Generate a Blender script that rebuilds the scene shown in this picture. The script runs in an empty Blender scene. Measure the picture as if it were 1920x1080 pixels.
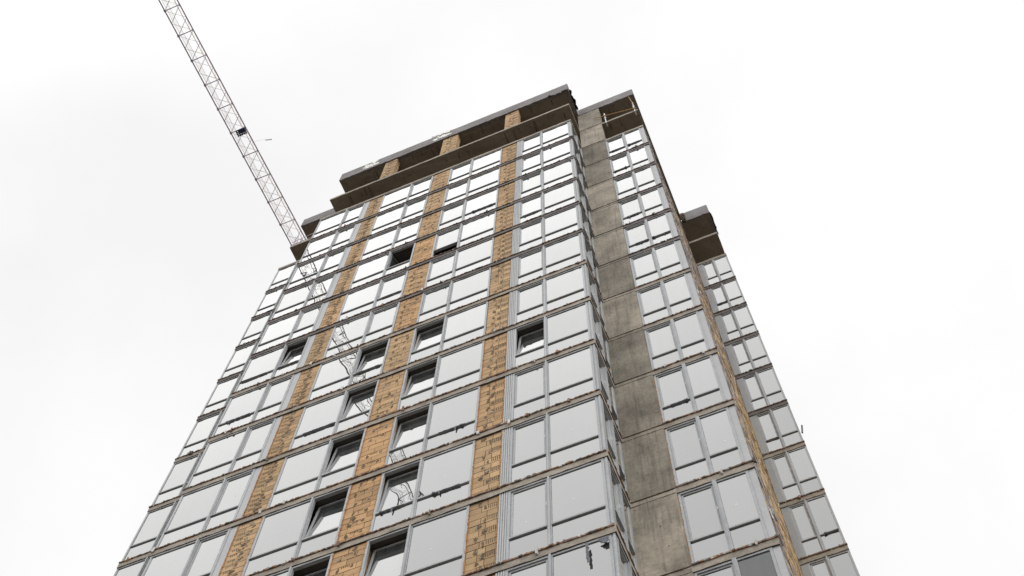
import bpy, math, random
from mathutils import Vector, Matrix
R = math.radians
sc = bpy.context.scene
col = sc.collection
G = 55.71                       # height of the top finished floor level above the ground

# ------------------------------------------------------------------ camera
CF, CYAW, CPIT, CROL = 2333.95, 0.434782, 1.192962, 0.0455794
cam_d = bpy.data.cameras.new('camera')
cam = bpy.data.objects.new('camera', cam_d); col.objects.link(cam)
fw = Vector((-math.sin(CYAW)*math.cos(CPIT), math.cos(CYAW)*math.cos(CPIT), math.sin(CPIT)))
rr = Vector((math.cos(CYAW), math.sin(CYAW), 0)); uu = rr.cross(fw)
r2 = math.cos(CROL)*rr + math.sin(CROL)*uu
u2 = -math.sin(CROL)*rr + math.cos(CROL)*uu
CPOS = Vector((3.589096, -13.041304, G-54.108909))
cam.matrix_world = Matrix(((r2.x, u2.x, -fw.x, CPOS.x), (r2.y, u2.y, -fw.y, CPOS.y), (r2.z, u2.z, -fw.z, CPOS.z), (0, 0, 0, 1)))
cam_d.sensor_width = 36; cam_d.lens = CF/1920*36
cam_d.clip_start = 0.1; cam_d.clip_end = 5000
sc.camera = cam

# ------------------------------------------------------------------ sky (overcast) and sun
SUN_EL, SUN_AZ = R(45), R(125)
w = bpy.data.worlds.new('World'); sc.world = w; w.use_nodes = True
nt = w.node_tree; nt.nodes.clear(); N = nt.nodes.new; Lk = nt.links.new
wo = N('ShaderNodeOutputWorld')
sky = N('ShaderNodeTexSky'); sky.sky_type = 'NISHITA'; sky.sun_disc = False
sky.sun_elevation = SUN_EL; sky.sun_rotation = SUN_AZ
hs = N('ShaderNodeHueSaturation'); hs.inputs['Saturation'].default_value = 0.05
Lk(sky.outputs[0], hs.inputs['Color'])
bg1 = N('ShaderNodeBackground'); bg1.inputs['Strength'].default_value = 0.05
Lk(hs.outputs[0], bg1.inputs['Color'])
tc = N('ShaderNodeTexCoord'); sp = N('ShaderNodeSeparateXYZ'); Lk(tc.outputs['Generated'], sp.inputs[0])
rampy = N('ShaderNodeMapRange'); rampy.clamp = True
rampy.interpolation_type = 'SMOOTHSTEP'
rampy.inputs['From Min'].default_value = 0.10; rampy.inputs['From Max'].default_value = -0.30
rampy.inputs['To Min'].default_value = 0.0; rampy.inputs['To Max'].default_value = 1.0
Lk(sp.outputs['Y'], rampy.inputs['Value'])
nz = N('ShaderNodeTexNoise'); nz.inputs['Scale'].default_value = 4.5; nz.inputs['Detail'].default_value = 6; nz.inputs['Roughness'].default_value = 0.5
Lk(tc.outputs['Generated'], nz.inputs['Vector'])
cl = N('ShaderNodeMapRange'); cl.inputs['From Min'].default_value = 0.35; cl.inputs['From Max'].default_value = 0.68
cl.inputs['To Min'].default_value = 0.825; cl.inputs['To Max'].default_value = 0.905
Lk(nz.outputs[0], cl.inputs['Value'])
ma = N('ShaderNodeMath'); ma.operation = 'MULTIPLY_ADD'
Lk(rampy.outputs[0], ma.inputs[0]); ma.inputs[1].default_value = 0.72; Lk(cl.outputs[0], ma.inputs[2])
cx = N('ShaderNodeMath'); cx.operation = 'MULTIPLY_ADD'       # slightly brighter to the right
Lk(sp.outputs['X'], cx.inputs[0]); cx.inputs[1].default_value = 0.05; Lk(ma.outputs[0], cx.inputs[2])
bg2 = N('ShaderNodeBackground'); bg2.inputs['Color'].default_value = (1.0, 0.999, 0.996, 1)
Lk(cx.outputs[0], bg2.inputs['Strength'])
ad = N('ShaderNodeAddShader'); Lk(bg1.outputs[0], ad.inputs[0]); Lk(bg2.outputs[0], ad.inputs[1])
Lk(ad.outputs[0], wo.inputs['Surface'])
sd = bpy.data.lights.new('sun', 'SUN'); sd.energy = 1.2; sd.angle = R(25); sd.color = (1.0, 0.97, 0.93)
sun = bpy.data.objects.new('sun', sd); col.objects.link(sun)
sdir = Vector((math.sin(SUN_AZ)*math.cos(SUN_EL), math.cos(SUN_AZ)*math.cos(SUN_EL), math.sin(SUN_EL)))
sun.rotation_euler = sdir.to_track_quat('Z', 'Y').to_euler()
vs = sc.view_settings; vs.view_transform = 'Standard'; vs.look = 'None'; vs.gamma = 1; vs.exposure = 0.0
vs.use_curve_mapping = False

rng = random.Random(7)
U = rng.uniform

# ------------------------------------------------------------------ helpers
def newmat(name):
    m = bpy.data.materials.new(name); m.use_nodes = True
    t = m.node_tree; b = t.nodes['Principled BSDF']
    return m, t, b

def weathered(name, c, var=0.25, scale=2.0, rough=0.85, stretch=(1, 1, 1), fine=0.12, tint=False, stain=None, bump=0.0, spec=0.3, rnd=0.0):
    """A base colour varied by large and fine noise (world-sized coordinates), optional dark run stains and a vertex tint."""
    m, t, b = newmat(name); n = t.nodes.new; l = t.links.new
    tcd = n('ShaderNodeTexCoord'); mp = n('ShaderNodeMapping'); mp.inputs['Scale'].default_value = stretch
    l(tcd.outputs['Object'], mp.inputs[0])
    n1 = n('ShaderNodeTexNoise'); n1.inputs['Scale'].default_value = scale; n1.inputs['Detail'].default_value = 6; n1.inputs['Roughness'].default_value = 0.62
    l(mp.outputs[0], n1.inputs['Vector'])
    n2 = n('ShaderNodeTexNoise'); n2.inputs['Scale'].default_value = scale*14; n2.inputs['Detail'].default_value = 4
    l(tcd.outputs['Object'], n2.inputs['Vector'])
    r1 = n('ShaderNodeMapRange'); r1.inputs['From Min'].default_value = 0.3; r1.inputs['From Max'].default_value = 0.7
    r1.inputs['To Min'].default_value = 1-var; r1.inputs['To Max'].default_value = 1+var; l(n1.outputs[0], r1.inputs['Value'])
    r3 = n('ShaderNodeMapRange'); r3.inputs['From Min'].default_value = 0.3; r3.inputs['From Max'].default_value = 0.7
    r3.inputs['To Min'].default_value = 1-fine; r3.inputs['To Max'].default_value = 1+fine; l(n2.outputs[0], r3.inputs['Value'])
    mu = n('ShaderNodeMath'); mu.operation = 'MULTIPLY'; l(r1.outputs[0], mu.inputs[0]); l(r3.outputs[0], mu.inputs[1])
    last = mu.outputs[0]
    if stain:
        mp2 = n('ShaderNodeMapping'); mp2.inputs['Scale'].default_value = stain[0]; l(tcd.outputs['Object'], mp2.inputs[0])
        n3 = n('ShaderNodeTexNoise'); n3.inputs['Scale'].default_value = 1.0; n3.inputs['Detail'].default_value = 7; n3.inputs['Roughness'].default_value = 0.65
        l(mp2.outputs[0], n3.inputs['Vector'])
        rs = n('ShaderNodeMapRange'); rs.inputs['From Min'].default_value = stain[1]; rs.inputs['From Max'].default_value = stain[1]+0.16
        rs.inputs['To Min'].default_value = 1.0; rs.inputs['To Max'].default_value = stain[2]; l(n3.outputs[0], rs.inputs['Value'])
        m3 = n('ShaderNodeMath'); m3.operation = 'MULTIPLY'; l(last, m3.inputs[0]); l(rs.outputs[0], m3.inputs[1]); last = m3.outputs[0]
    if rnd:
        oi = n('ShaderNodeObjectInfo'); rv = n('ShaderNodeMapRange'); l(oi.outputs['Random'], rv.inputs['Value'])
        rv.inputs['To Min'].default_value = 1-rnd; rv.inputs['To Max'].default_value = 1+rnd
        m4 = n('ShaderNodeMath'); m4.operation = 'MULTIPLY'; l(last, m4.inputs[0]); l(rv.outputs[0], m4.inputs[1]); last = m4.outputs[0]
    vm = n('ShaderNodeVectorMath'); vm.operation = 'SCALE'; l(last, vm.inputs['Scale'])
    if tint:
        at = n('ShaderNodeAttribute'); at.attribute_name = 'tint'; l(at.outputs['Color'], vm.inputs[0])
    else:
        vm.inputs[0].default_value = c
    l(vm.outputs[0], b.inputs['Base Color'])
    b.inputs['Roughness'].default_value = rough
    b.inputs['Specular IOR Level'].default_value = spec
    if bump:
        bp = n('ShaderNodeBump'); bp.inputs['Strength'].default_value = 0.6; bp.inputs['Distance'].default_value = bump
        l(n2.outputs[0], bp.inputs['Height']); l(bp.outputs[0], b.inputs['Normal'])
    return m

M_alu = weathered('aluminium_profile', (0.270, 0.280, 0.290), var=0.14, scale=1.5, rough=0.45, fine=0.12, spec=0.5, rnd=0.10)
M_panel = weathered('grey_cladding', (0.315, 0.322, 0.328), var=0.09, scale=0.8, rough=0.5, fine=0.04, spec=0.5)
M_edge = weathered('slab_concrete', (0.25, 0.22, 0.185), var=0.28, scale=1.3, rough=0.9, fine=0.16, stain=((3, 3, 6), 0.55, 0.6), bump=0.01)
M_edge_dark = weathered('dark_slab_concrete', (0.125, 0.110, 0.105), var=0.3, scale=1.3, rough=0.9, fine=0.18, stain=((3, 3, 6), 0.55, 0.6), bump=0.01)  # darker edge concrete for the upper glazed storeys
M_wall = weathered('wall_concrete', (0.232, 0.206, 0.166), var=0.40, scale=0.9, rough=0.9, fine=0.14, stain=((11, 11, 0.6), 0.50, 0.68), bump=0.008, rnd=0.28)
M_parapet = weathered('parapet_concrete', (0.175, 0.165, 0.165), var=0.25, scale=1.1, rough=0.9, fine=0.14, stain=((2.5, 2.5, 2.5), 0.56, 0.55), bump=0.01)
M_brick = weathered('ceramic_block', (0.5, 0.3, 0.14), var=0.12, scale=2.5, rough=0.9, fine=0.12, tint=True, rnd=0.08)
M_joint = weathered('mortar_joint', (0.07, 0.05, 0.032), var=0.3, scale=5, rough=1.0)
M_smear = weathered('mortar_smear', (0.115, 0.082, 0.052), var=0.45, scale=9, rough=1.0, fine=0.3)
M_smear_pale = weathered('pale_mortar_smear', (0.25, 0.205, 0.15), var=0.3, scale=9, rough=1.0, fine=0.3)
M_crumb = weathered('mortar_crumbs', (0.2, 0.13, 0.08), var=0.3, scale=6, rough=1.0, fine=0.2, tint=True)
M_foam = weathered('mounting_foam', (0.30, 0.15, 0.06), var=0.35, scale=8, rough=0.9, fine=0.3)
M_tape = weathered('torn_film', (0.06, 0.062, 0.085), var=0.3, scale=5, rough=0.55, fine=0.15, spec=0.5)
M_white = weathered('white_render', (0.72, 0.71, 0.69), var=0.12, scale=5, rough=0.9)
M_sticker = weathered('faded_sticker', (0.52, 0.52, 0.51), var=0.1, rough=0.8)
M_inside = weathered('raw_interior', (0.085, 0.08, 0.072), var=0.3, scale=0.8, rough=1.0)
M_cdark = weathered('crane_steel', (0.40, 0.34, 0.44), var=0.2, scale=4, rough=0.5, spec=0.5)
M_cpale = weathered('crane_lattice', (0.75, 0.66, 0.58), var=0.2, scale=4, rough=0.5, spec=0.5)
M_walk = weathered('walkway_mesh', (0.78, 0.76, 0.75), var=0.08, scale=3, rough=0.6)
M_timber = weathered('timber', (0.42, 0.25, 0.12), var=0.3, scale=4, rough=0.85, stretch=(1, 6, 6))
M_steel = weathered('galvanised_steel', (0.60, 0.60, 0.61), var=0.25, scale=6, rough=0.5, spec=0.5)
M_navy = weathered('navy_steel', (0.045, 0.05, 0.13), var=0.2, scale=4, rough=0.5)
M_membrane = weathered('bitumen_membrane', (0.028, 0.030, 0.045), var=0.35, scale=4, rough=0.6)
M_ground = weathered('ground_dirt', (0.15, 0.13, 0.105), var=0.35, scale=0.12, rough=1.0, fine=0.2)

def glass_mat(name, base, gain, wob):
    m, t, b = newmat(name); n = t.nodes.new; l = t.links.new
    t.nodes.remove(b); out = t.nodes['Material Output']
    tcd = n('ShaderNodeTexCoord'); oi = n('ShaderNodeObjectInfo')
    ofs = n('ShaderNodeVectorMath'); ofs.operation = 'SCALE'; ofs.inputs[0].default_value = (37, 53, 71); l(oi.outputs['Random'], ofs.inputs['Scale'])
    add = n('ShaderNodeVectorMath'); add.operation = 'ADD'; l(tcd.outputs['Object'], add.inputs[0]); l(ofs.outputs[0], add.inputs[1])
    nn = n('ShaderNodeTexNoise'); nn.inputs['Scale'].default_value = 1.25; nn.inputs['Detail'].default_value = 0.5; nn.inputs['Roughness'].default_value = 0.4
    l(add.outputs[0], nn.inputs['Vector'])
    bp = n('ShaderNodeBump'); bp.inputs['Strength'].default_value = 1.0; bp.inputs['Distance'].default_value = wob
    l(nn.outputs[0], bp.inputs['Height'])
    fr = n('ShaderNodeFresnel'); fr.inputs['IOR'].default_value = 1.65
    fa = n('ShaderNodeMath'); fa.operation = 'MULTIPLY_ADD'; fa.use_clamp = True
    l(fr.outputs[0], fa.inputs[0]); fa.inputs[1].default_value = gain; fa.inputs[2].default_value = base
    va = n('ShaderNodeMapRange'); va.inputs['To Min'].default_value = 0.94; va.inputs['To Max'].default_value = 1.06; l(oi.outputs['Random'], va.inputs['Value'])
    fm = n('ShaderNodeMath'); fm.operation = 'MULTIPLY'; fm.use_clamp = True; l(fa.outputs[0], fm.inputs[0]); l(va.outputs[0], fm.inputs[1])
    df = n('ShaderNodeBsdfDiffuse'); df.inputs['Color'].default_value = (0.035, 0.04, 0.04, 1)
    gl = n('ShaderNodeBsdfGlossy'); gl.inputs['Roughness'].default_value = 0.0; gl.inputs['Color'].default_value = (0.995, 1.0, 0.985, 1)
    l(bp.outputs[0], gl.inputs['Normal'])
    mx = n('ShaderNodeMixShader'); l(fm.outputs[0], mx.inputs[0]); l(df.outputs[0], mx.inputs[1]); l(gl.outputs[0], mx.inputs[2])
    dm = n('ShaderNodeMapping'); dm.inputs['Scale'].default_value = (5, 5, 0.8); l(add.outputs[0], dm.inputs[0])
    dn = n('ShaderNodeTexNoise'); dn.inputs['Scale'].default_value = 1.0; dn.inputs['Detail'].default_value = 6; l(dm.outputs[0], dn.inputs['Vector'])
    dr = n('ShaderNodeMapRange'); dr.inputs['From Min'].default_value = 0.42; dr.inputs['From Max'].default_value = 0.75
    dr.inputs['To Min'].default_value = 0.0; dr.inputs['To Max'].default_value = 0.05; l(dn.outputs[0], dr.inputs['Value'])
    dd = n('ShaderNodeBsdfDiffuse'); dd.inputs['Color'].default_value = (0.42, 0.41, 0.39, 1)
    m2 = n('ShaderNodeMixShader'); l(dr.outputs[0], m2.inputs[0]); l(mx.outputs[0], m2.inputs[1]); l(dd.outputs[0], m2.inputs[2])
    l(m2.outputs[0], out.inputs['Surface'])
    return m
M_glass = glass_mat('coated_glass', 0.075, 1.90, 0.006)
M_dim_glass = glass_mat('dim_glass', 0.03, 0.6, 0.004)  # weakly reflecting pane, its darkness stands in for a mirrored neighbouring building

class MB:
    """Collects boxes, bars and prisms; build() links them as ONE mesh object."""
    def __init__(s): s.v = []; s.f = []; s.mi = []; s.c = []
    def quadbox(s, P, mi=0, c=(1, 1, 1)):
        k = len(s.v); s.v += [tuple(p) for p in P]
        for q in ((0, 3, 2, 1), (4, 5, 6, 7), (0, 1, 5, 4), (1, 2, 6, 5), (2, 3, 7, 6), (3, 0, 4, 7)):
            s.f.append(tuple(k+i for i in q)); s.mi.append(mi); s.c.append(c)
    def box(s, x0, x1, y0, y1, z0, z1, mi=0, c=(1, 1, 1), j=0.0):
        P = [(x0, y0, z0), (x1, y0, z0), (x1, y1, z0), (x0, y1, z0), (x0, y0, z1), (x1, y0, z1), (x1, y1, z1), (x0, y1, z1)]
        if j: P = [(a+U(-j, j), b+U(-j, j), d+U(-j, j)) for a, b, d in P]
        s.quadbox(P, mi, c)
    def bar(s, a, b, r, mi=0, n=6, c=(1, 1, 1)):
        a = Vector(a); b = Vector(b); d = (b-a).normalized()
        e = d.orthogonal().normalized(); g = d.cross(e); k = len(s.v)
        for p in (a, b):
            for i in range(n):
                t = 2*math.pi*(i+0.5)/n; s.v.append(tuple(p+e*math.cos(t)*r+g*math.sin(t)*r))
        for i in range(n):
            j = (i+1) % n; s.f.append((k+i, k+j, k+n+j, k+n+i)); s.mi.append(mi); s.c.append(c)
        s.f.append(tuple(k+n-1-i for i in range(n))); s.mi.append(mi); s.c.append(c)
        s.f.append(tuple(k+n+i for i in range(n))); s.mi.append(mi); s.c.append(c)
    def blob(s, x, z, y0, y1, rx, rz, n=9, mi=0, c=(1, 1, 1), irr=0.4):
        """irregular flat prism facing -y"""
        k = len(s.v); pts = []
        for i in range(n):
            t = 2*math.pi*i/n; q = 1+U(-irr, irr); pts.append((x+rx*q*math.cos(t), z+rz*q*math.sin(t)))
        for y in (y0, y1): s.v += [(p[0], y, p[1]) for p in pts]
        s.f.append(tuple(k+i for i in range(n))); s.mi.append(mi); s.c.append(c)
        s.f.append(tuple(k+n+n-1-i for i in range(n))); s.mi.append(mi); s.c.append(c)
        for i in range(n):
            j = (i+1) % n; s.f.append((k+i, k+n+i, k+n+j, k+j)); s.mi.append(mi); s.c.append(c)
    def poly(s, pts, z0, z1, mi=0, mside=None, jit=None):
        """extruded horizontal polygon, counter-clockwise; top and bottom n-gons"""
        k = len(s.v); n = len(pts)
        jt = jit or (lambda p: (p[0], p[1], 0))
        lo = [jt(p) for p in pts]; hi = [jt(p) for p in pts]
        s.v += [(a, b, z0+d) for a, b, d in lo] + [(a, b, z1+d) for a, b, d in hi]
        s.f.append(tuple(k+n-1-i for i in range(n))); s.mi.append(mi); s.c.append((1, 1, 1))
        s.f.append(tuple(k+n+i for i in range(n))); s.mi.append(mi); s.c.append((1, 1, 1))
        for i in range(n):
            j = (i+1) % n; s.f.append((k+i, k+j, k+n+j, k+n+i)); s.mi.append(mi if mside is None else mside); s.c.append((1, 1, 1))
    def build(s, name, mats, parent=None, loc=None, rz=0.0, smooth=False):
        me = bpy.data.meshes.new(name); me.from_pydata(s.v, [], s.f)
        for m in (mats if isinstance(mats, (list, tuple)) else [mats]): me.materials.append(m)
        me.polygons.foreach_set('material_index', s.mi)
        at = me.attributes.new('tint', 'FLOAT_COLOR', 'FACE')
        fl = []
        for q in s.c: fl += [q[0], q[1], q[2], 1.0]
        at.data.foreach_set('color', fl)
        me.update()
        o = bpy.data.objects.new(name, me); col.objects.link(o)
        if parent: o.parent = parent
        if loc is not None: o.location = loc
        if rz: o.rotation_euler = (0, 0, rz)
        return o

def tag(o, label=None, cat=None, group=None, kind=None):
    if label: o['label'] = label
    if cat: o['category'] = cat
    if group: o['group'] = group
    if kind: o['kind'] = kind
    return o

def empty(name, loc=(0, 0, 0)):
    o = bpy.data.objects.new(name, None); col.objects.link(o); o.location = loc; return o

def Z(k): return G-3.0*k

# ------------------------------------------------------------------ ground
g = MB(); g.box(-900, 900, -900, 900, -1, 0)
tag(g.build('ground', M_ground), kind='structure')

# ------------------------------------------------------------------ the tower under construction
tower = empty('unfinished_tower')
tag(tower, 'tall unfinished residential tower with grey glazing and tan brick piers', 'building')
XL, NF = -12.29, 12
WY = 1.45                       # set-back of the two wings
BY = 8.57                       # set-back of the far right bay

def subdivide(pts, step=0.16, front=()):
    out = []
    n = len(pts)
    for i in range(n):
        a, b = pts[i], pts[(i+1) % n]; out.append(a)
        if i in front:
            m = max(1, int(math.dist(a, b)/step))
            for q in range(1, m): out.append((a[0]+(b[0]-a[0])*q/m, a[1]+(b[1]-a[1])*q/m))
    return out

def jitter(p): return (p[0]+U(-.004, .004), p[1]+U(-.006, .006), U(-.013, .013))

M_soffit = weathered('soffit_concrete', (0.21, 0.18, 0.145), var=0.22, scale=0.7, rough=0.95, fine=0.10, stain=((1.2, 4, 1), 0.58, 0.6))
M_stain = weathered('damp_stain', (0.07, 0.06, 0.05), var=0.3, scale=5, rough=0.9)
# floor slabs, ground floor to the two open storeys at the top
for k in range(-2, 19):
    P = [(-15.15, WY), (XL, WY), (XL, 0), (0.03, 0), (0.03, WY), (2.9, WY), (2.9, BY), (4.34, BY), (4.34, 16), (-15.15, 16)]
    P = [(x, y-(0.036 if y < 9 else 0)) for x, y in P]
    Q = subdivide(P, front=(0, 2, 3, 4, 5, 6, 7) if k <= NF+1 else ())
    s = MB(); s.poly(Q, Z(k)-.22+(.20 if k == -2 else 0), Z(k)-.004+(.20 if k == -2 else 0), mi=0, mside=1, jit=jitter if k <= NF+1 else None)
    if k < 0:                    # formwork seams and drips on the soffit
        ZS = Z(k)-.22+(.20 if k == -2 else 0)
        for i in range(26):
            x = U(XL+.2, -.2) if i < 20 else U(.1, 2.8); y = (0 if i < 20 else WY)+U(.0, .25); L = U(.15, .7); wd = U(.008, .03)
            s.quadbox([(x, y, ZS-.0055), (x+wd, y, ZS-.0055), (x+wd*U(0, 2), y+L, ZS-.0055), (x+U(-.03, .03), y+L, ZS-.0055)]+
                      [(x, y, ZS+.01), (x+wd, y, ZS+.01), (x+wd, y+L, ZS+.01), (x, y+L, ZS+.01)], mi=2)
    s.build('floor_slab', [M_soffit if k < 1 else M_inside, M_edge_dark if 0 < k < 6 else M_edge, M_stain], tower)  # ceilings behind the windows: interior shade put into a darker concrete colour

# parapets on the roof slab
def parapet(a, b, h, th=0.2, z0=None, ragged=0.05):
    """upright concrete band from a to b (plan points), thickness towards +normal"""
    z0 = Z(-2)-.03 if z0 is None else z0
    a = Vector(a); b = Vector(b); d = (b-a); L = d.length; d /= L; nrm = Vector((-d.y, d.x))
    m = max(2, int(L/.14)); s = MB(); prev = None
    for i in range(m+1):
        p = a+d*L*i/m
        zb = z0+U(-ragged, ragged*0.6) if 0 < i < m else z0
        zt = z0+h+U(-.014, .014)
        q = p+nrm*th; e = U(-.006, .006)
        cur = ((p.x-nrm.x*e, p.y-nrm.y*e, zb), (q.x, q.y, z0+.02), (p.x, p.y, zt), (q.x, q.y, zt))
        if prev:
            s.quadbox([prev[0], cur[0], cur[1], prev[1], prev[2], cur[2], cur[3], prev[3]])
        prev = cur
    return s.build('parapet', M_parapet, tower)
parapet((XL-.01, -.062), (.045, -.062), 1.14)
parapet((.062, -.05), (.062, WY-.075), 1.14)
parapet((.07, WY-.062), (2.92, WY-.062), 1.06)
parapet((2.935, WY-.05), (2.935, 8.4), 1.06)
parapet((-15.16, WY-.062), (XL-.02, WY-.062), 1.06)
parapet((2.96, BY-.062), (4.34, BY-.062), 1.20)
parapet((4.37, BY-.03), (4.37, 15.9), 1.20)
# white render patches on the main parapet
for x, n_, wd, zm in ((-10.55, 18, .75, .75), (-6.75, 22, .9, .95)):
    s = MB()
    for i in range(n_):
        s.blob(x+U(-wd/2, wd/2), Z(-2)+zm+U(-.55, .4), -.076-U(0, .006), -.05, U(.05, .20), U(.04, .16), irr=.5)
    s.build('render_patch', M_white, tower)

# ---- brick piers
SM = (0.085, 0.06, 0.035)
def pier(x0, x1, zb, zt, yf, depth, style, k, par=tower):
    """hollow-block masonry: courses of blocks, mortar joints behind, grooved block ends and mortar smears"""
    s = MB(); Wd = x1-x0
    s.box(x0+.004, x1-.012, yf+.012, yf+depth, zb, zt, mi=1)
    n = 12; ch = (zt-zb)/n
    warm = (0.92 + 0.16*rng.random())
    red = 1.0 + (0.07*rng.random() if style != 2 else 0.13*rng.random())
    def tn():
        q = U(.76, 1.14)*warm
        return (.358*q*red, .245*q, .138*q/red)
    for r in range(n):
        z0 = zb+r*ch+.008; z1 = zb+(r+1)*ch-.010
        if style == 3: cuts = [.62] if r % 2 else [.40]
        elif style == 2: cuts = [.48, ] if r % 2 else [.25, .78]
        else: cuts = [.55] if r % 2 else [.35]
        cuts = [0]+[c+U(-.03, .03) for c in cuts]+[1]
        for a, b in zip(cuts, cuts[1:]):
            q = U(-.004, .004)
            s.box(x0+a*Wd+.008, x1-(1-b)*Wd-.008, yf+q, yf+(depth+.004 if b == 1 else .1), z0, z1, c=tn())
        # grooves (open block ends) and smears
        def grooves(u0, u1, m, hi=.62, lo=.05):
            for i in range(m):
                u = u0+(u1-u0)*(i+.5)/m
                s.box(x0+u*Wd-.010, x0+u*Wd+.010, yf-.0055, yf+.02, z1-ch*hi*U(.75, 1.1), z1-ch*lo, mi=2)
        def smear(u, v, a=.045, b=.06):
            for i in range(rng.choice((3, 4, 5))):
                q = U(.45, .85)
                s.blob(x0+u*Wd+rng.gauss(0, .38)*a, z0+ch*v+rng.gauss(0, .38)*b, yf-.0065-.0007*i, yf+.01, a*q*U(.7, 1.4), b*q*U(.7, 1.6), n=7, mi=2 if rng.random() < .72 else 3, irr=.65)
        if style == 3:
            if r % 2 == 0: grooves(.62, .97, 5, .72); smear(.55+U(-.03, .03), .45, .040, .085)
            elif rng.random() < .9: smear(.34+U(-.04, .04), .5, .050, .07)
        elif style == 2:
            if (r+k) % 2 == 0:
                if rng.random() < .85: grooves(.34, .62, 5, .30); smear(.26+U(-.05, .05), .4); smear(.70+U(-.04, .04), .55, .04, .05)
            elif rng.random() < .35: smear(U(.2, .8), .5, .05, .05)
        else:
            if rng.random() < .95: grooves(.12, .44, 4, .35); smear(.52+U(-.06, .06), .4, .06, .06)
            if rng.random() < .5: smear(.66+U(-.05, .05), .6, .05, .04)
    return s.build('brick_pier', [M_brick, M_joint, M_smear, M_smear_pale], par)

PIERS = [(-9.75, -9.07, 1), (-6.60, -5.77, 2), (-3.26, -2.55, 3)]
for x0, x1, st in PIERS:
    for k in range(0, NF+1):
        o = pier(x0+.004, x1-.004, Z(k+1)+.002, Z(k)-.222, .012, .35, st, k)
        if k >= 7:              # orange mounting foam squeezed out along the edges
            for xx in (x0, x1):
                s = MB(); z = Z(k+1)+.02
                while z < Z(k)-.33:
                    h = U(.05, .16); wd = U(.004, .015)*(1.3 if k > 8 else 1)
                    s.box(xx-wd, xx+wd, -.004-U(0, .012), .05, z, z+h, j=.004); z += h*.85
                s.build('foam_sealant', M_foam, o)
for x0, x1, st in PIERS:
    pier(x0+.004, x1-.004, Z(-1)+.002, Z(-2)-.025, .012, .29, 3, 0)

# ---- concrete wall of the core, one pour per storey
for k in range(-2, NF+1):
    zb, zt = Z(k+1)+.0, Z(k)-.012
    if k == -2: zt = Z(-2)-.03
    s = MB(); m = 10; x0, x1 = .004, 1.10
    yf = WY-.052+(.006 if k % 2 else 0)
    # a slightly bellied sheet with rough arrises
    nx, nzz = 8, 16; base = len(s.v)
    for iz in range(nzz+1):
        for ix in range(nx+1):
            e = .012 if iz in (0, nzz) else 0
            s.v.append((x0+(x1-x0)*ix/nx, yf+U(-.004, .004)+e, zb+(zt-zb)*iz/nzz+(U(-.012, .012) if iz in (0, nzz) else 0)))
    for iz in range(nzz):
        for ix in range(nx):
            a = base+iz*(nx+1)+ix; s.f.append((a, a+1, a+nx+2, a+nx+1)); s.mi.append(0); s.c.append((1, 1, 1))
    s.box(x0+.002, x1-.002, yf+.02, yf+.3, zb+.02, zt-.02, mi=0)
    for i in range(7):          # air pockets and honeycombing
        s.blob(U(.08, 1.02), U(zb+.1, zt-.1), yf-.008, yf+.01, U(.004, .018), U(.003, .010), mi=1)
    o = s.build('concrete_wall', [M_wall, M_joint], tower)
    if k >= -1:                 # beam line with a ragged joint
        s = MB(); x = .01
        while x < 1.08:
            L = U(.03, .12)
            s.box(x, min(x+L, 1.09), yf-.005-U(0, .003), yf+.02, zt-.212-U(.0, .012), zt-.210+U(0, .006), j=.002); x += L*.8
        s.build('pour_joint', M_joint, o); s = MB(); x = .01
        while x < 1.08:
            L = U(.03, .12)
            s.box(x, min(x+L, 1.09), yf-.005-U(0, .004), yf+.02, zt-.012-U(0, .012), zt+.004, j=.002); x += L*.8
        s.build('pour_joint', M_joint, o)

# ---- side wall of the right wing: raw masonry seen almost edge on
M_bed = weathered('tan_bedding', (0.24, 0.19, 0.14), var=0.4, scale=6, rough=1.0, fine=0.3)
s = MB(); s.box(2.60, 2.887, WY+.02, BY-.02, Z(NF+1), Z(0)-.3, mi=1)
z = Z(NF+1)
while z < Z(0)-.3:
    y = WY+.08-U(0, .2)
    while y < BY-.1:
        L = U(.28, .40)
        q = U(.6, 1.15)
        t = rng.random()*(.8 if y > 3.6 else 1.0)+(.5 if y < 3.0 else 0)+(.35 if z > Z(5) else 0)
        c = (.50*q, .345*q, .17*q) if t < .62 else ((.24*q, .185*q, .16*q) if t < .85 else (.30*q, .285*q, .29*q))
        s.box(2.80, 2.893+max(0, rng.gauss(.001, .007)), max(y, WY+.03), y+L-.012, z+.006, z+.222, c=c, j=.004); y += L
    z += .2275
s.build('side_wall', [M_brick, M_bed], tower)
s = MB()                         # mortar and foam hanging out of the joints of the side wall
for i in range(420):
    y = WY+.15+U(0, 1)**1.4*6.6; zz = U(Z(NF+1), Z(0)-.4); h = U(.04, .5)
    t = rng.random(); q = U(.7, 1.2)
    c = (.50*q, .33*q, .15*q) if t < .4 else ((.30*q, .22*q, .19*q) if t < .8 else (.5*q, .48*q, .46*q))
    s.box(2.88, 2.894+U(0, .016), y, y+U(.01, .05), zz, zz+h, c=c, j=.008)
tag(s.build('hanging_mortar', M_crumb, tower), kind='stuff')

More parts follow.
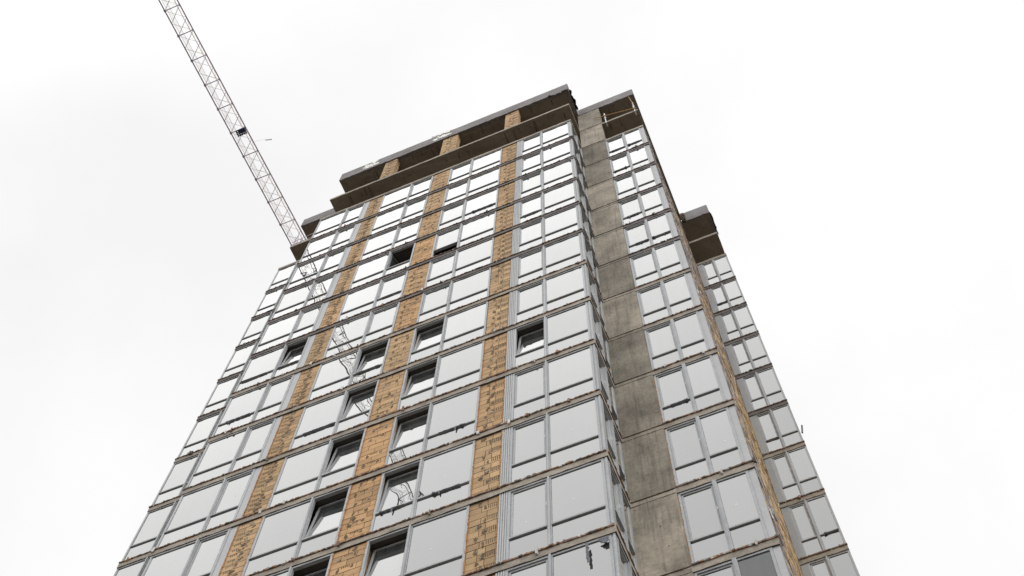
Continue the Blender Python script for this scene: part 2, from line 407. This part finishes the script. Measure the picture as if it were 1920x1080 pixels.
# ---- interior: back walls that close the storeys
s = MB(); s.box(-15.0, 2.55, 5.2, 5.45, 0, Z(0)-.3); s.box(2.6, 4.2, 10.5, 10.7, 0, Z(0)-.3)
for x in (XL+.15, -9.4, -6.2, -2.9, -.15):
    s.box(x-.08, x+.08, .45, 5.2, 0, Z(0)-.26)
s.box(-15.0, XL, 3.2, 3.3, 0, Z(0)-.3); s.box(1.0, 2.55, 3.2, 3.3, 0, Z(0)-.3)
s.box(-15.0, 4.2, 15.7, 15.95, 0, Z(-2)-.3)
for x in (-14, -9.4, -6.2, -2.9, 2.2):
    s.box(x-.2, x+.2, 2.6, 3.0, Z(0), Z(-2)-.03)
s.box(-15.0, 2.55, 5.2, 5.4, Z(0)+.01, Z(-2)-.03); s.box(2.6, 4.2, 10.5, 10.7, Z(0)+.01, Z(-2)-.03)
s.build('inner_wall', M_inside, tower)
s = MB()
s.box(XL+.02, -.02, .03, .3, 0, Z(NF+1)-.3); s.box(.02, 2.85, WY+.03, WY+.3, 0, Z(NF+1)-.3); s.box(-15.1, XL-.02, WY+.03, WY+.3, 0, Z(NF+1)-.3)
s.box(2.86, 4.3, BY+.03, BY+.3, 0, Z(NF+1)-.3)
s.build('lower_wall', M_wall, tower)

# ------------------------------------------------------------------ windows
H_W = 3.0-.22-.02
VT = .845
def window(loc, rz, W, lights, cap=.022, lp=0, rp=0, lpr=0, rpr=0, opened=None, tilt=0, missing=None, tape=0.4, smudge=False, foam=False, note=None, pane_mat=None, side=False):
    """A glazing unit seen from outside: x right, z up, -y outward. lights = list of (x0, x1, kind).
    lp/rp: cladding strip widths left/right (lpr/rpr: number of ribs)."""
    f = MB(); Fw = .062
    x0, x1 = lp, W-rp
    f.box(x0, x1, -.012, .08, H_W-Fw, H_W)                    # head
    f.box(x0, x1, -.006, .07, 0, Fw*.8)                       # sill
    f.box(x0, x0+Fw, -.010, .07, Fw*.8, H_W-Fw)               # jambs
    f.box(x1-Fw, x1, -.010, .07, Fw*.8, H_W-Fw)
    for a, b in zip(lights, lights[1:]):                      # mullion with a proud cap
        c0, c1 = a[1], b[0]; mid = (c0+c1)/2
        f.box(c0, c1, -.014, .07, Fw*.8, H_W-Fw)
        f.box(mid-cap, mid+cap, -.045, -.014, .01, H_W-.005)
        if cap > .03: f.box(mid-.008, mid+.012, -.062, -.045, .01, H_W-.005)
    win = f.build('window', M_alu, tower, loc, rz)
    if note: win['label'] = note
    for (p0, p1, ribs, nm) in ((0, lp, lpr, 'l'), (W-rp, W, rpr, 'r')):
        if p1-p0 > .02:
            s = MB(); s.box(p0+.003, p1-.003, .004, .05, .005, H_W-.005)
            for i in range(ribs):
                c = p0+(p1-p0)*(i+.5)/ribs; hw = (p1-p0)/ribs*.30
                s.box(c-hw, c+hw, -.014, .004, .008, H_W-.008)
            s.build('cladding_strip', M_panel, win)
    for i, (a, b, kind) in enumerate(lights):
        g0 = Fw*.8; g1 = H_W-Fw
        s = MB(); s.box(a, b, -.026, .08, VT-.028, VT+.024)
        s.build('transom', M_alu, win)
        pm = pane_mat[i] if pane_mat else M_glass
        s = MB()
        if missing != i:
            s.box(a+.004, b-.004, .011, .025, g0+.004, VT-.028); s.build('pane', pm, win)
        if kind == 'fixed':
            s = MB(); s.box(a+.004, b-.004, .011, .025, VT+.028, g1-.003); s.build('pane', pm, win)
        else:
            sw = .048; hs = g1-(VT+.028)-.006; wd = b-a-.006
            s = MB()
            y0, y1 = .020, .072
            s.box(0, wd, y0, y1, 0, sw); s.box(0, wd, y0, y1, hs-sw, hs)
            s.box(0, sw, y0, y1, sw, hs-sw); s.box(wd-sw, wd, y0, y1, sw, hs-sw)
            sash = s.build('sash', M_alu, win, (a+.003, 0, VT+.031))
            s = MB(); s.box(sw-.002, wd-sw+.002, .040, .052, sw-.002, hs-sw+.002); s.build('pane', pm, sash)
            s = MB()                                        # handle-side catch
            s.box(wd-.03, wd-.012, .010, .020, hs*.45, hs*.45+.11); s.build('catch', M_steel, sash)
            if opened == i:
                if tilt == 'turn':
                    sash.rotation_euler = (0, 0, R(78)); sash.location = (a+.003, .07, VT+.031)
                else:
                    sash.rotation_euler = (-R(tilt), 0, 0); sash.location = (a+.003, .02, VT+.031)
        # torn protective film on the transom
        if rng.random() < tape*.6:
            s = MB(); x = a+U(.0, .35)*(b-a); e = b-U(.0, .3)*(b-a)
            if e-x < .3: x = a+.02; e = b-.02
            xs = x; zt = VT-.026; big = rng.random() < .3
            while x < e:
                L = U(.05, .14); h = U(.004, .016)*(2.2 if big and rng.random() < .5 else 1)
                s.box(x, x+L+.01, -.033-U(0, .010), -.0262, zt-h, zt+h*1.1, j=.003); x += L
            if rng.random() < .45:
                for q in range(1):
                    xx = U(xs, max(xs+.01, e-.06)); h = U(.06, .20); dx = U(-.02, .03); ww = U(.012, .03)
                    P = [(xx, -.035, zt-h), (xx+ww, -.035, zt-h*1.1), (xx+ww, -.030, zt-h*1.1), (xx, -.030, zt-h)]
                    P = [(p[0]+dx, p[1], p[2]) for p in P]+[(xx, -.042, zt+.02), (xx+.05, -.042, zt+.02), (xx+.05, -.0265, zt+.02), (xx, -.0265, zt+.02)]
                    s.quadbox(P)
            if rng.random() < .4:
                xe = rng.choice((xs, e-.06))
                for q in range(4): s.box(xe+U(0, .03), xe+.06+U(0, .03), -.045, -.02, zt-.02+U(-.025, .02), zt+.025+U(-.02, .03), j=.010)
            s.build('torn_film', M_tape, win)
        if smudge and rng.random() < .65 and not (opened == i):
            s = MB(); zc = VT+(g1-VT)*U(.25, .45); xc = a+(b-a)*U(.4, .65)
            yp = .011 if kind == 'fixed' else .040
            s.blob(xc, zc, yp-.0012, yp-.0004, U(.018, .030), U(.022, .036), n=10, irr=.5)
            s.build('sticker', M_sticker, win)
    if foam:
        s = MB(); z = 0
        while z < H_W-.05:
            h = U(.06, .2); wd = U(.004, .02); s.box(-wd, wd*.8, -.008-U(0, .01), .03, z, z+h, j=.005); z += h*.95
        s.build('foam_sealant', M_foam, win)
    return win

MULL = .052
def two(W, lp, rp, mull, kinds):
    Fw = .062
    return [(lp+Fw, mull-MULL, kinds[0]), (mull+MULL, W-rp-Fw, kinds[1])]

OPEN = {(1, 5): 5.2, (2, 3): 'turn', (2, 6): 5.0, (2, 7): 4.2, (2, 8): 5.6, (2, 9): 6.3, (2, 10): 6.8, (3, 6): 4.6, (3, 7): 5.5, (3, 8): 5.0, (3, 9): 4.1, (3, 10): 6, (4, 7): 6.6}
for k in range(0, NF+1):
    zb = Z(k+1)+.02
    sm = k >= 8
    # bay 1 .. 4 of the main front
    if k <= 10:
        W = -9.752-(XL+.003)
        window((XL+.003, 0, zb), 0, W, two(W, 0, .225, XL*-1-10.91, ('fixed', 'sash')), rp=.225, opened=1 if (1, k) in OPEN else None,
               tilt=OPEN.get((1, k), 0), tape=.22, smudge=sm, note='window unit with one tilted sash' if (1, k) in OPEN else None)
    if k <= 11:
        W = 9.07-6.60-.006
        window((-9.067, 0, zb), 0, W, two(W, 0, 0, 9.067-7.67, ('fixed', 'sash')), opened=1 if (2, k) in OPEN else None,
               tilt=OPEN.get((2, k), 0), tape=.42, smudge=sm, note='window unit with one tilted sash' if (2, k) in OPEN and k != 3 else None)
    W = 5.77-3.26-.006
    window((-5.767, 0, zb), 0, W, two(W, 0, 0, 5.767-4.69, ('sash', 'fixed')), opened=0 if (3, k) in OPEN else None,
           tilt=OPEN.get((3, k), 0), tape=.42, smudge=sm, missing=0 if k == 3 else None, note='window unit with one tilted sash' if (3, k) in OPEN else None)
    W = 2.55-.085
    window((-2.547, 0, zb), 0, W, two(W, .215, 0, 2.547-1.37, ('sash', 'fixed')), lp=.215, lpr=4, opened=0 if (4, k) in OPEN else None,
           tilt=OPEN.get((4, k), 0), tape=.15, smudge=sm, note='window unit with one tilted sash' if (4, k) in OPEN else None)
    if k == 11:
        s = MB(); x = -.60
        for i in range(9):
            s.box(x+U(-.012, .012), x+.05+U(-.012, .012), -.075, -.066, Z(k)-.36-i*.07-.08, Z(k)-.36-i*.07, j=.008)
        for i in range(5): s.box(-.34+i*.03, -.26+i*.03, -.07, -.05, Z(k)-.42-.02*i*U(.5, 2), Z(k)-.35, j=.012)
        s.build('hanging_film', M_tape, tower)
    # corner post
    s = MB(); s.box(-.078, -.002, .0, .078, Z(k+1)+.004, Z(k)-.222); s.box(-.05, -.002, -.014, 0, Z(k+1)+.004, Z(k)-.222)
    s.build('corner_post', M_alu, tower)
    # narrow lights in the return beside the concrete wall (facing right)
    W = 1.44-.085
    window((-.004, .082, zb), R(90), W, [(.062, .60, 'sash'), (.70, W-.14, 'fixed')], rp=.08, rpr=2, tape=.1)
    # right wing
    W = 2.885-1.105
    if k == 11:
        pm = [M_glass, M_dim_glass]
    else: pm = None
    window((1.105, WY, zb), 0, W, two(W, 0, .155, 1.955-1.105, ('sash', 'fixed')), cap=.045, rp=.155, tape=.45 if k < 8 else .2, smudge=sm, foam=k >= 8,
           opened=None, pane_mat=pm)
    # left wing: only the outer light shows past the corner
    if k <= 9:
        W = 1.75
        window((-15.148, WY, zb), 0, W, two(W, 0, 0, 1.0, ('fixed', 'fixed')), tape=.25)
    # far right bay
    if k <= 8:
        W = 4.335-2.90
        window((2.90, BY, zb), 0, W, two(W, .20, 0, 3.675-2.90, ('sash', 'fixed')), lp=.20, lpr=5, tape=.15, smudge=k >= 5)

# ------------------------------------------------------------------ crumbs of mortar and broken block on the slab edges
def crumbs(s, x0, x1, y, k, along='x'):
    low = min(1.0, max(0.0, (k-4)/6))
    x = x0
    while x < x1:               # the mortar bed itself
        L = min(U(.15, .4), x1-x); h = U(.034, .055); f_ = U(.75, 1.2); c = tuple(v*f_ for v in ((.19, .115, .08) if k > 5 else (.12, .10, .095)))
        if along == 'x': s.box(x, x+L+.01, y-.008, y+.03, Z(k)-.012, Z(k)+h, c=c, j=.003)
        else: s.box(y-.03, y+.008, x, x+L, Z(k)-.012, Z(k)+h, c=c, j=.003)
        x += L
    x = x0
    while x < x1:
        L = U(.02, .09); h = U(.012, .048)*(1.5 if rng.random() < .1 else 1); d = U(.010, .03)
        t = rng.random(); q = U(.6, 1.3)
        base = (.13, .105, .09)
        if t < .20+.30*low: base = (.185, .105, .07)
        if t < .03+.08*low: base = (.30, .17, .075)
        if t > .95: base = (.42, .41, .40)
        c = tuple(b*q for b in base)
        L = min(L, x1-x)
        if rng.random() < .85:
            if along == 'x': s.box(x, x+L, y-d, y+.02, Z(k)-.015, Z(k)+h, c=c, j=.006)
            else: s.box(y-.02, y+d, x, x+L, Z(k)-.015, Z(k)+h, c=c, j=.006)
        if rng.random() < .025:
            if along == 'x': s.box(x, x+U(.03, .07), y-d-.03, y, Z(k)-U(.05, .14), Z(k)+U(.03, .09), c=(.45, .44, .43) if rng.random() < .5 else c, j=.015)
        x += L*U(.7, 1.1)
for k in range(1, NF+1):
    s = MB()
    crumbs(s, XL, 0, -.046, k)
    crumbs(s, 1.10, 2.9, WY-.046, k)
    crumbs(s, -15.15, -14.0, WY-.046, k)
    crumbs(s, 2.9, 4.34, BY-.046, k)
    crumbs(s, .0, 1.38, .034, k, 'y')
    tag(s.build('mortar_crumbs', M_crumb, tower), kind='stuff')

# ------------------------------------------------------------------ tower crane
JZ = 10.5
jA = Vector((-17.94, -11.33, G+JZ)); jB = Vector((-17.53, 3.29, G+JZ))   # left bottom chord
rA = Vector((-17.06, -10.93, G+JZ)); rB = Vector((-16.66, 3.13, G+JZ))
jd = (jB-jA).normalized()
Y0, Y1 = -20.6, 20.2
def lch(y): t = (y-jA.y)/(jB.y-jA.y); return jA+(jB-jA)*t
def rch(y):
    # right chord runs parallel to the left one
    t = (y-rA.y)/(rB.y-rA.y); return rA+(rB-rA)*t
def tch(y): return (lch(y)+rch(y))/2+Vector((0, 0, .86))
crane = empty('tower_crane', (-16.8, 19.0, 0))
tag(crane, 'tower crane with slender lattice jib reaching past the roof of the tower', 'crane')
def cpart(s, name, m, par=crane):
    o = s.build(name, m, par)
    if par is crane: o.matrix_parent_inverse = Matrix.Translation((16.8, -19.0, 0))
    return o
for f_, nm in ((lch, 'jib_chord'), (rch, 'jib_chord')):
    s = MB(); s.bar(f_(Y0), f_(Y1), .036, n=8); cpart(s, nm, M_cdark)
s = MB(); s.bar(tch(Y0), tch(Y1), .022, n=6); cpart(s, 'jib_chord', M_cpale)
cell = 1.41
import math as _m
ys = []
y = -10.71
while y-cell > Y0: y -= cell
while y < Y1: ys.append(y); y += cell
s2 = MB(); s3 = MB()
for y in ys:
    s1 = MB(); s1.bar(lch(y), rch(y), .026)
    m = y+cell/2
    s2.bar(rch(y), lch(m), .013); s2.bar(rch(m), lch(y+cell), .014)
    s3.bar(lch(y), rch(m), .009); s3.bar(lch(m), rch(y+cell), .009)
    s3.bar(lch(m), tch(y+.1), .008); s3.bar(rch(m), tch(y+.1), .009); s3.bar(lch(m), tch(y+cell), .008); s3.bar(rch(m), tch(y+cell), .009)
    s1.box(lch(y).x-.05, lch(y).x+.05, y-.06, y+.06, G+JZ-.045, G+JZ); cpart(s1, 'cross_member', M_cdark)
cpart(s2, 'jib_bracing', M_cdark); cpart(s3, 'upper_lattice', M_cpale)
s = MB(); y = Y0
while y < Y1:                    # open grating of the walkway
    a = lch(y); d = rch(y)-a
    s.bar(a+d*.12+Vector((0, 0, .10)), a+d*.33+Vector((0, 0, .10)), .0055, n=4); y += .055
cpart(s, 'walkway', M_walk)
s = MB()
for q in (.11, .335): s.bar(lch(Y0)+(rch(Y0)-lch(Y0))*q+Vector((0, 0, .09)), lch(Y1)+(rch(Y1)-lch(Y1))*q+Vector((0, 0, .09)), .010)
cpart(s, 'walkway_rail', M_cpale)
s = MB()                         # trolley platform under the jib
yc = -3.52
for i in range(4): s.box(-17.42, -16.87, yc-.17+i*.09, yc-.11+i*.09, G+JZ-.14, G+JZ-.07)
for i in range(5): s.box(-17.40+i*.12, -17.35+i*.12, yc-.18, yc+.19, G+JZ-.17, G+JZ-.14)
s.box(-17.25, -16.9, yc-.16, yc+.02, G+JZ-.07, G+JZ+.10)
cpart(s, 'trolley', M_navy)
s = MB(); s.bar(rch(-2.79), (-16.20, -2.66, G+JZ), .004); cpart(s, 'aerial', M_steel)
s = MB()
for i in range(5): s.box(-16.17+i*.07, -16.125+i*.07, -2.64+i*.02, -2.58+i*.02, G+JZ-.03, G+JZ+.03)
s.bar((-16.2, -2.64, G+JZ), (-15.83, -2.54, G+JZ), .010); cpart(s, 'marker_board', M_steel)
s = MB()                         # mast and slewing head behind the tower
mx, my, hw = -16.8, 19.0, .8
for a in (-1, 1):
    for b in (-1, 1): s.box(mx+a*hw-.07, mx+a*hw+.07, my+b*hw-.07, my+b*hw+.07, 0, G+JZ+.8)
z = .5
while z < G+JZ-1:
    for b in (-1, 1):
        s.bar((mx-hw, my+b*hw, z), (mx+hw, my+b*hw, z+1.6), .04); s.bar((mx+b*hw, my-hw, z), (mx+b*hw, my+hw, z+1.6), .04)
    z += 1.6
cpart(s, 'mast', M_cdark)

# ------------------------------------------------------------------ guard rails, loose membrane, bits on the open floors
RZ = Z(-1)
gr = empty('guard_rail', (1.33, WY, RZ))
tag(gr, 'makeshift timber guard rail clamped to the open slab on the right wing of the tower', 'guard rail')
def gpart(s, name, m, o):
    b = s.build(name, m, o); b.matrix_parent_inverse = Matrix.Translation(o.location).inverted(); return b
for x in (1.33, 2.76):
    yf = WY-.05
    s = MB(); s.box(x-.022, x+.022, yf-.03, yf+.01, RZ-.40, RZ+1.38); s.box(x-.03, x+.03, yf-.03, yf+.25, RZ+.0, RZ+.04); s.box(x-.04, x+.04, yf-.04, yf+.2, RZ-.33, RZ-.28)
    s.box(x-.05, x+.05, yf-.05, yf-.03, RZ+.40, RZ+.50); s.box(x-.035, x+.035, yf-.05, yf-.03, RZ+1.0, RZ+1.08); gpart(s, 'clamp_post', M_steel, gr)
s = MB(); s.bar((.80, WY-.115, RZ+1.03), (2.86, WY-.115, RZ-.02), .022, n=6); gpart(s, 'timber_rail', M_timber, gr)
s = MB(); s.bar((2.67, WY-.06, RZ+2.74), (2.77, WY-.09, RZ+.98), .016); gpart(s, 'timber_rail', M_timber, gr)
gl = empty('guard_rail', (-14.6, WY, RZ))
tag(gl, 'thin steel guard rail with short posts on the open slab beside the crane jib', 'guard rail')
for zz, dz in ((.55, .2), (.12, .06)):
    s = MB(); s.bar((-15.18, WY-.03, RZ+zz), (-12.4, WY-.03, RZ+zz+dz*2.2), .018); gpart(s, 'rail', M_steel, gl)
for x, h, tl in ((-15.0, 1.65, -.22), (-14.88, 1.60, -.18), (-14.62, .75, -.1), (-14.75, .9, .03)):
    s = MB(); s.bar((x, WY+.05, RZ+.0), (x+tl, WY+.03, RZ+h), .026); gpart(s, 'post', M_cdark, gl)
pl = MB()
for i in range(14):
    x = -15.08+U(0, .8); pl.box(x, x+U(.08, .3), WY+.02+U(0, .2), WY+.3, RZ-.002, RZ+U(.06, .32), j=.02)
tag(pl.build('rubble_heap', M_smear), 'small dark heap of rubble at the open slab edge beside the crane jib', 'rubble')

def cloth(name, path, drop, out, label, cat):
    """a strip of torn membrane hanging over an edge along path"""
    s = MB(); prev = None
    for i, p in enumerate(path):
        p = Vector(p); h = drop*U(.5, 1.2)
        t = Vector(out)*U(.6, 1.5)
        cur = (p+Vector((0, 0, U(0, .04))), p+t+Vector((0, 0, -h)), p+t*.9+Vector((0, 0, -h))+Vector(out)*-.25, p-Vector(out)*.3)
        if prev: s.quadbox([prev[0], cur[0], cur[3], prev[3], prev[1], cur[1], cur[2], prev[2]])
        prev = cur
    return tag(s.build(name, M_membrane), label, cat)
cloth('roofing_membrane', [(-.98+i*.098, -.055, Z(-2)-.02+.04*math.sin(i*1.3)) for i in range(11)], .50, (0, -.07, 0),
      'torn dark roofing membrane along the corner of the highest roof edge', 'membrane')
cloth('roofing_membrane', [(.05, .1+i*.1, Z(-2)+.55-.02*i) for i in range(11)], .55, (.11, 0, 0),
      'crumpled dark membrane hanging down the short return of the highest roof edge', 'membrane')
cloth('roofing_membrane', [(4.385, BY+.15+i*.13, Z(-2)+.6-.03*i) for i in range(10)], .40, (.05, 0, 0),
      'ragged dark membrane on the roof edge of the low set-back bay', 'membrane')
s = MB()                         # bracket sticking out at the far right corner
s.bar((4.39, BY, Z(6)+.62), (4.47, BY-.02, Z(6)+1.05), .03)
s.build('edge_bracket', M_tape, tower)
s = MB()
for i in range(16): s.box(2.93+U(0, .05), 3.06+U(0, .08), BY-.10+U(-.05, .02), BY-.03, Z(-2)-.1+U(0, 1.1), Z(-2)+.05+U(.0, 1.2), j=.04)
s.build('broken_edge', M_joint, tower)
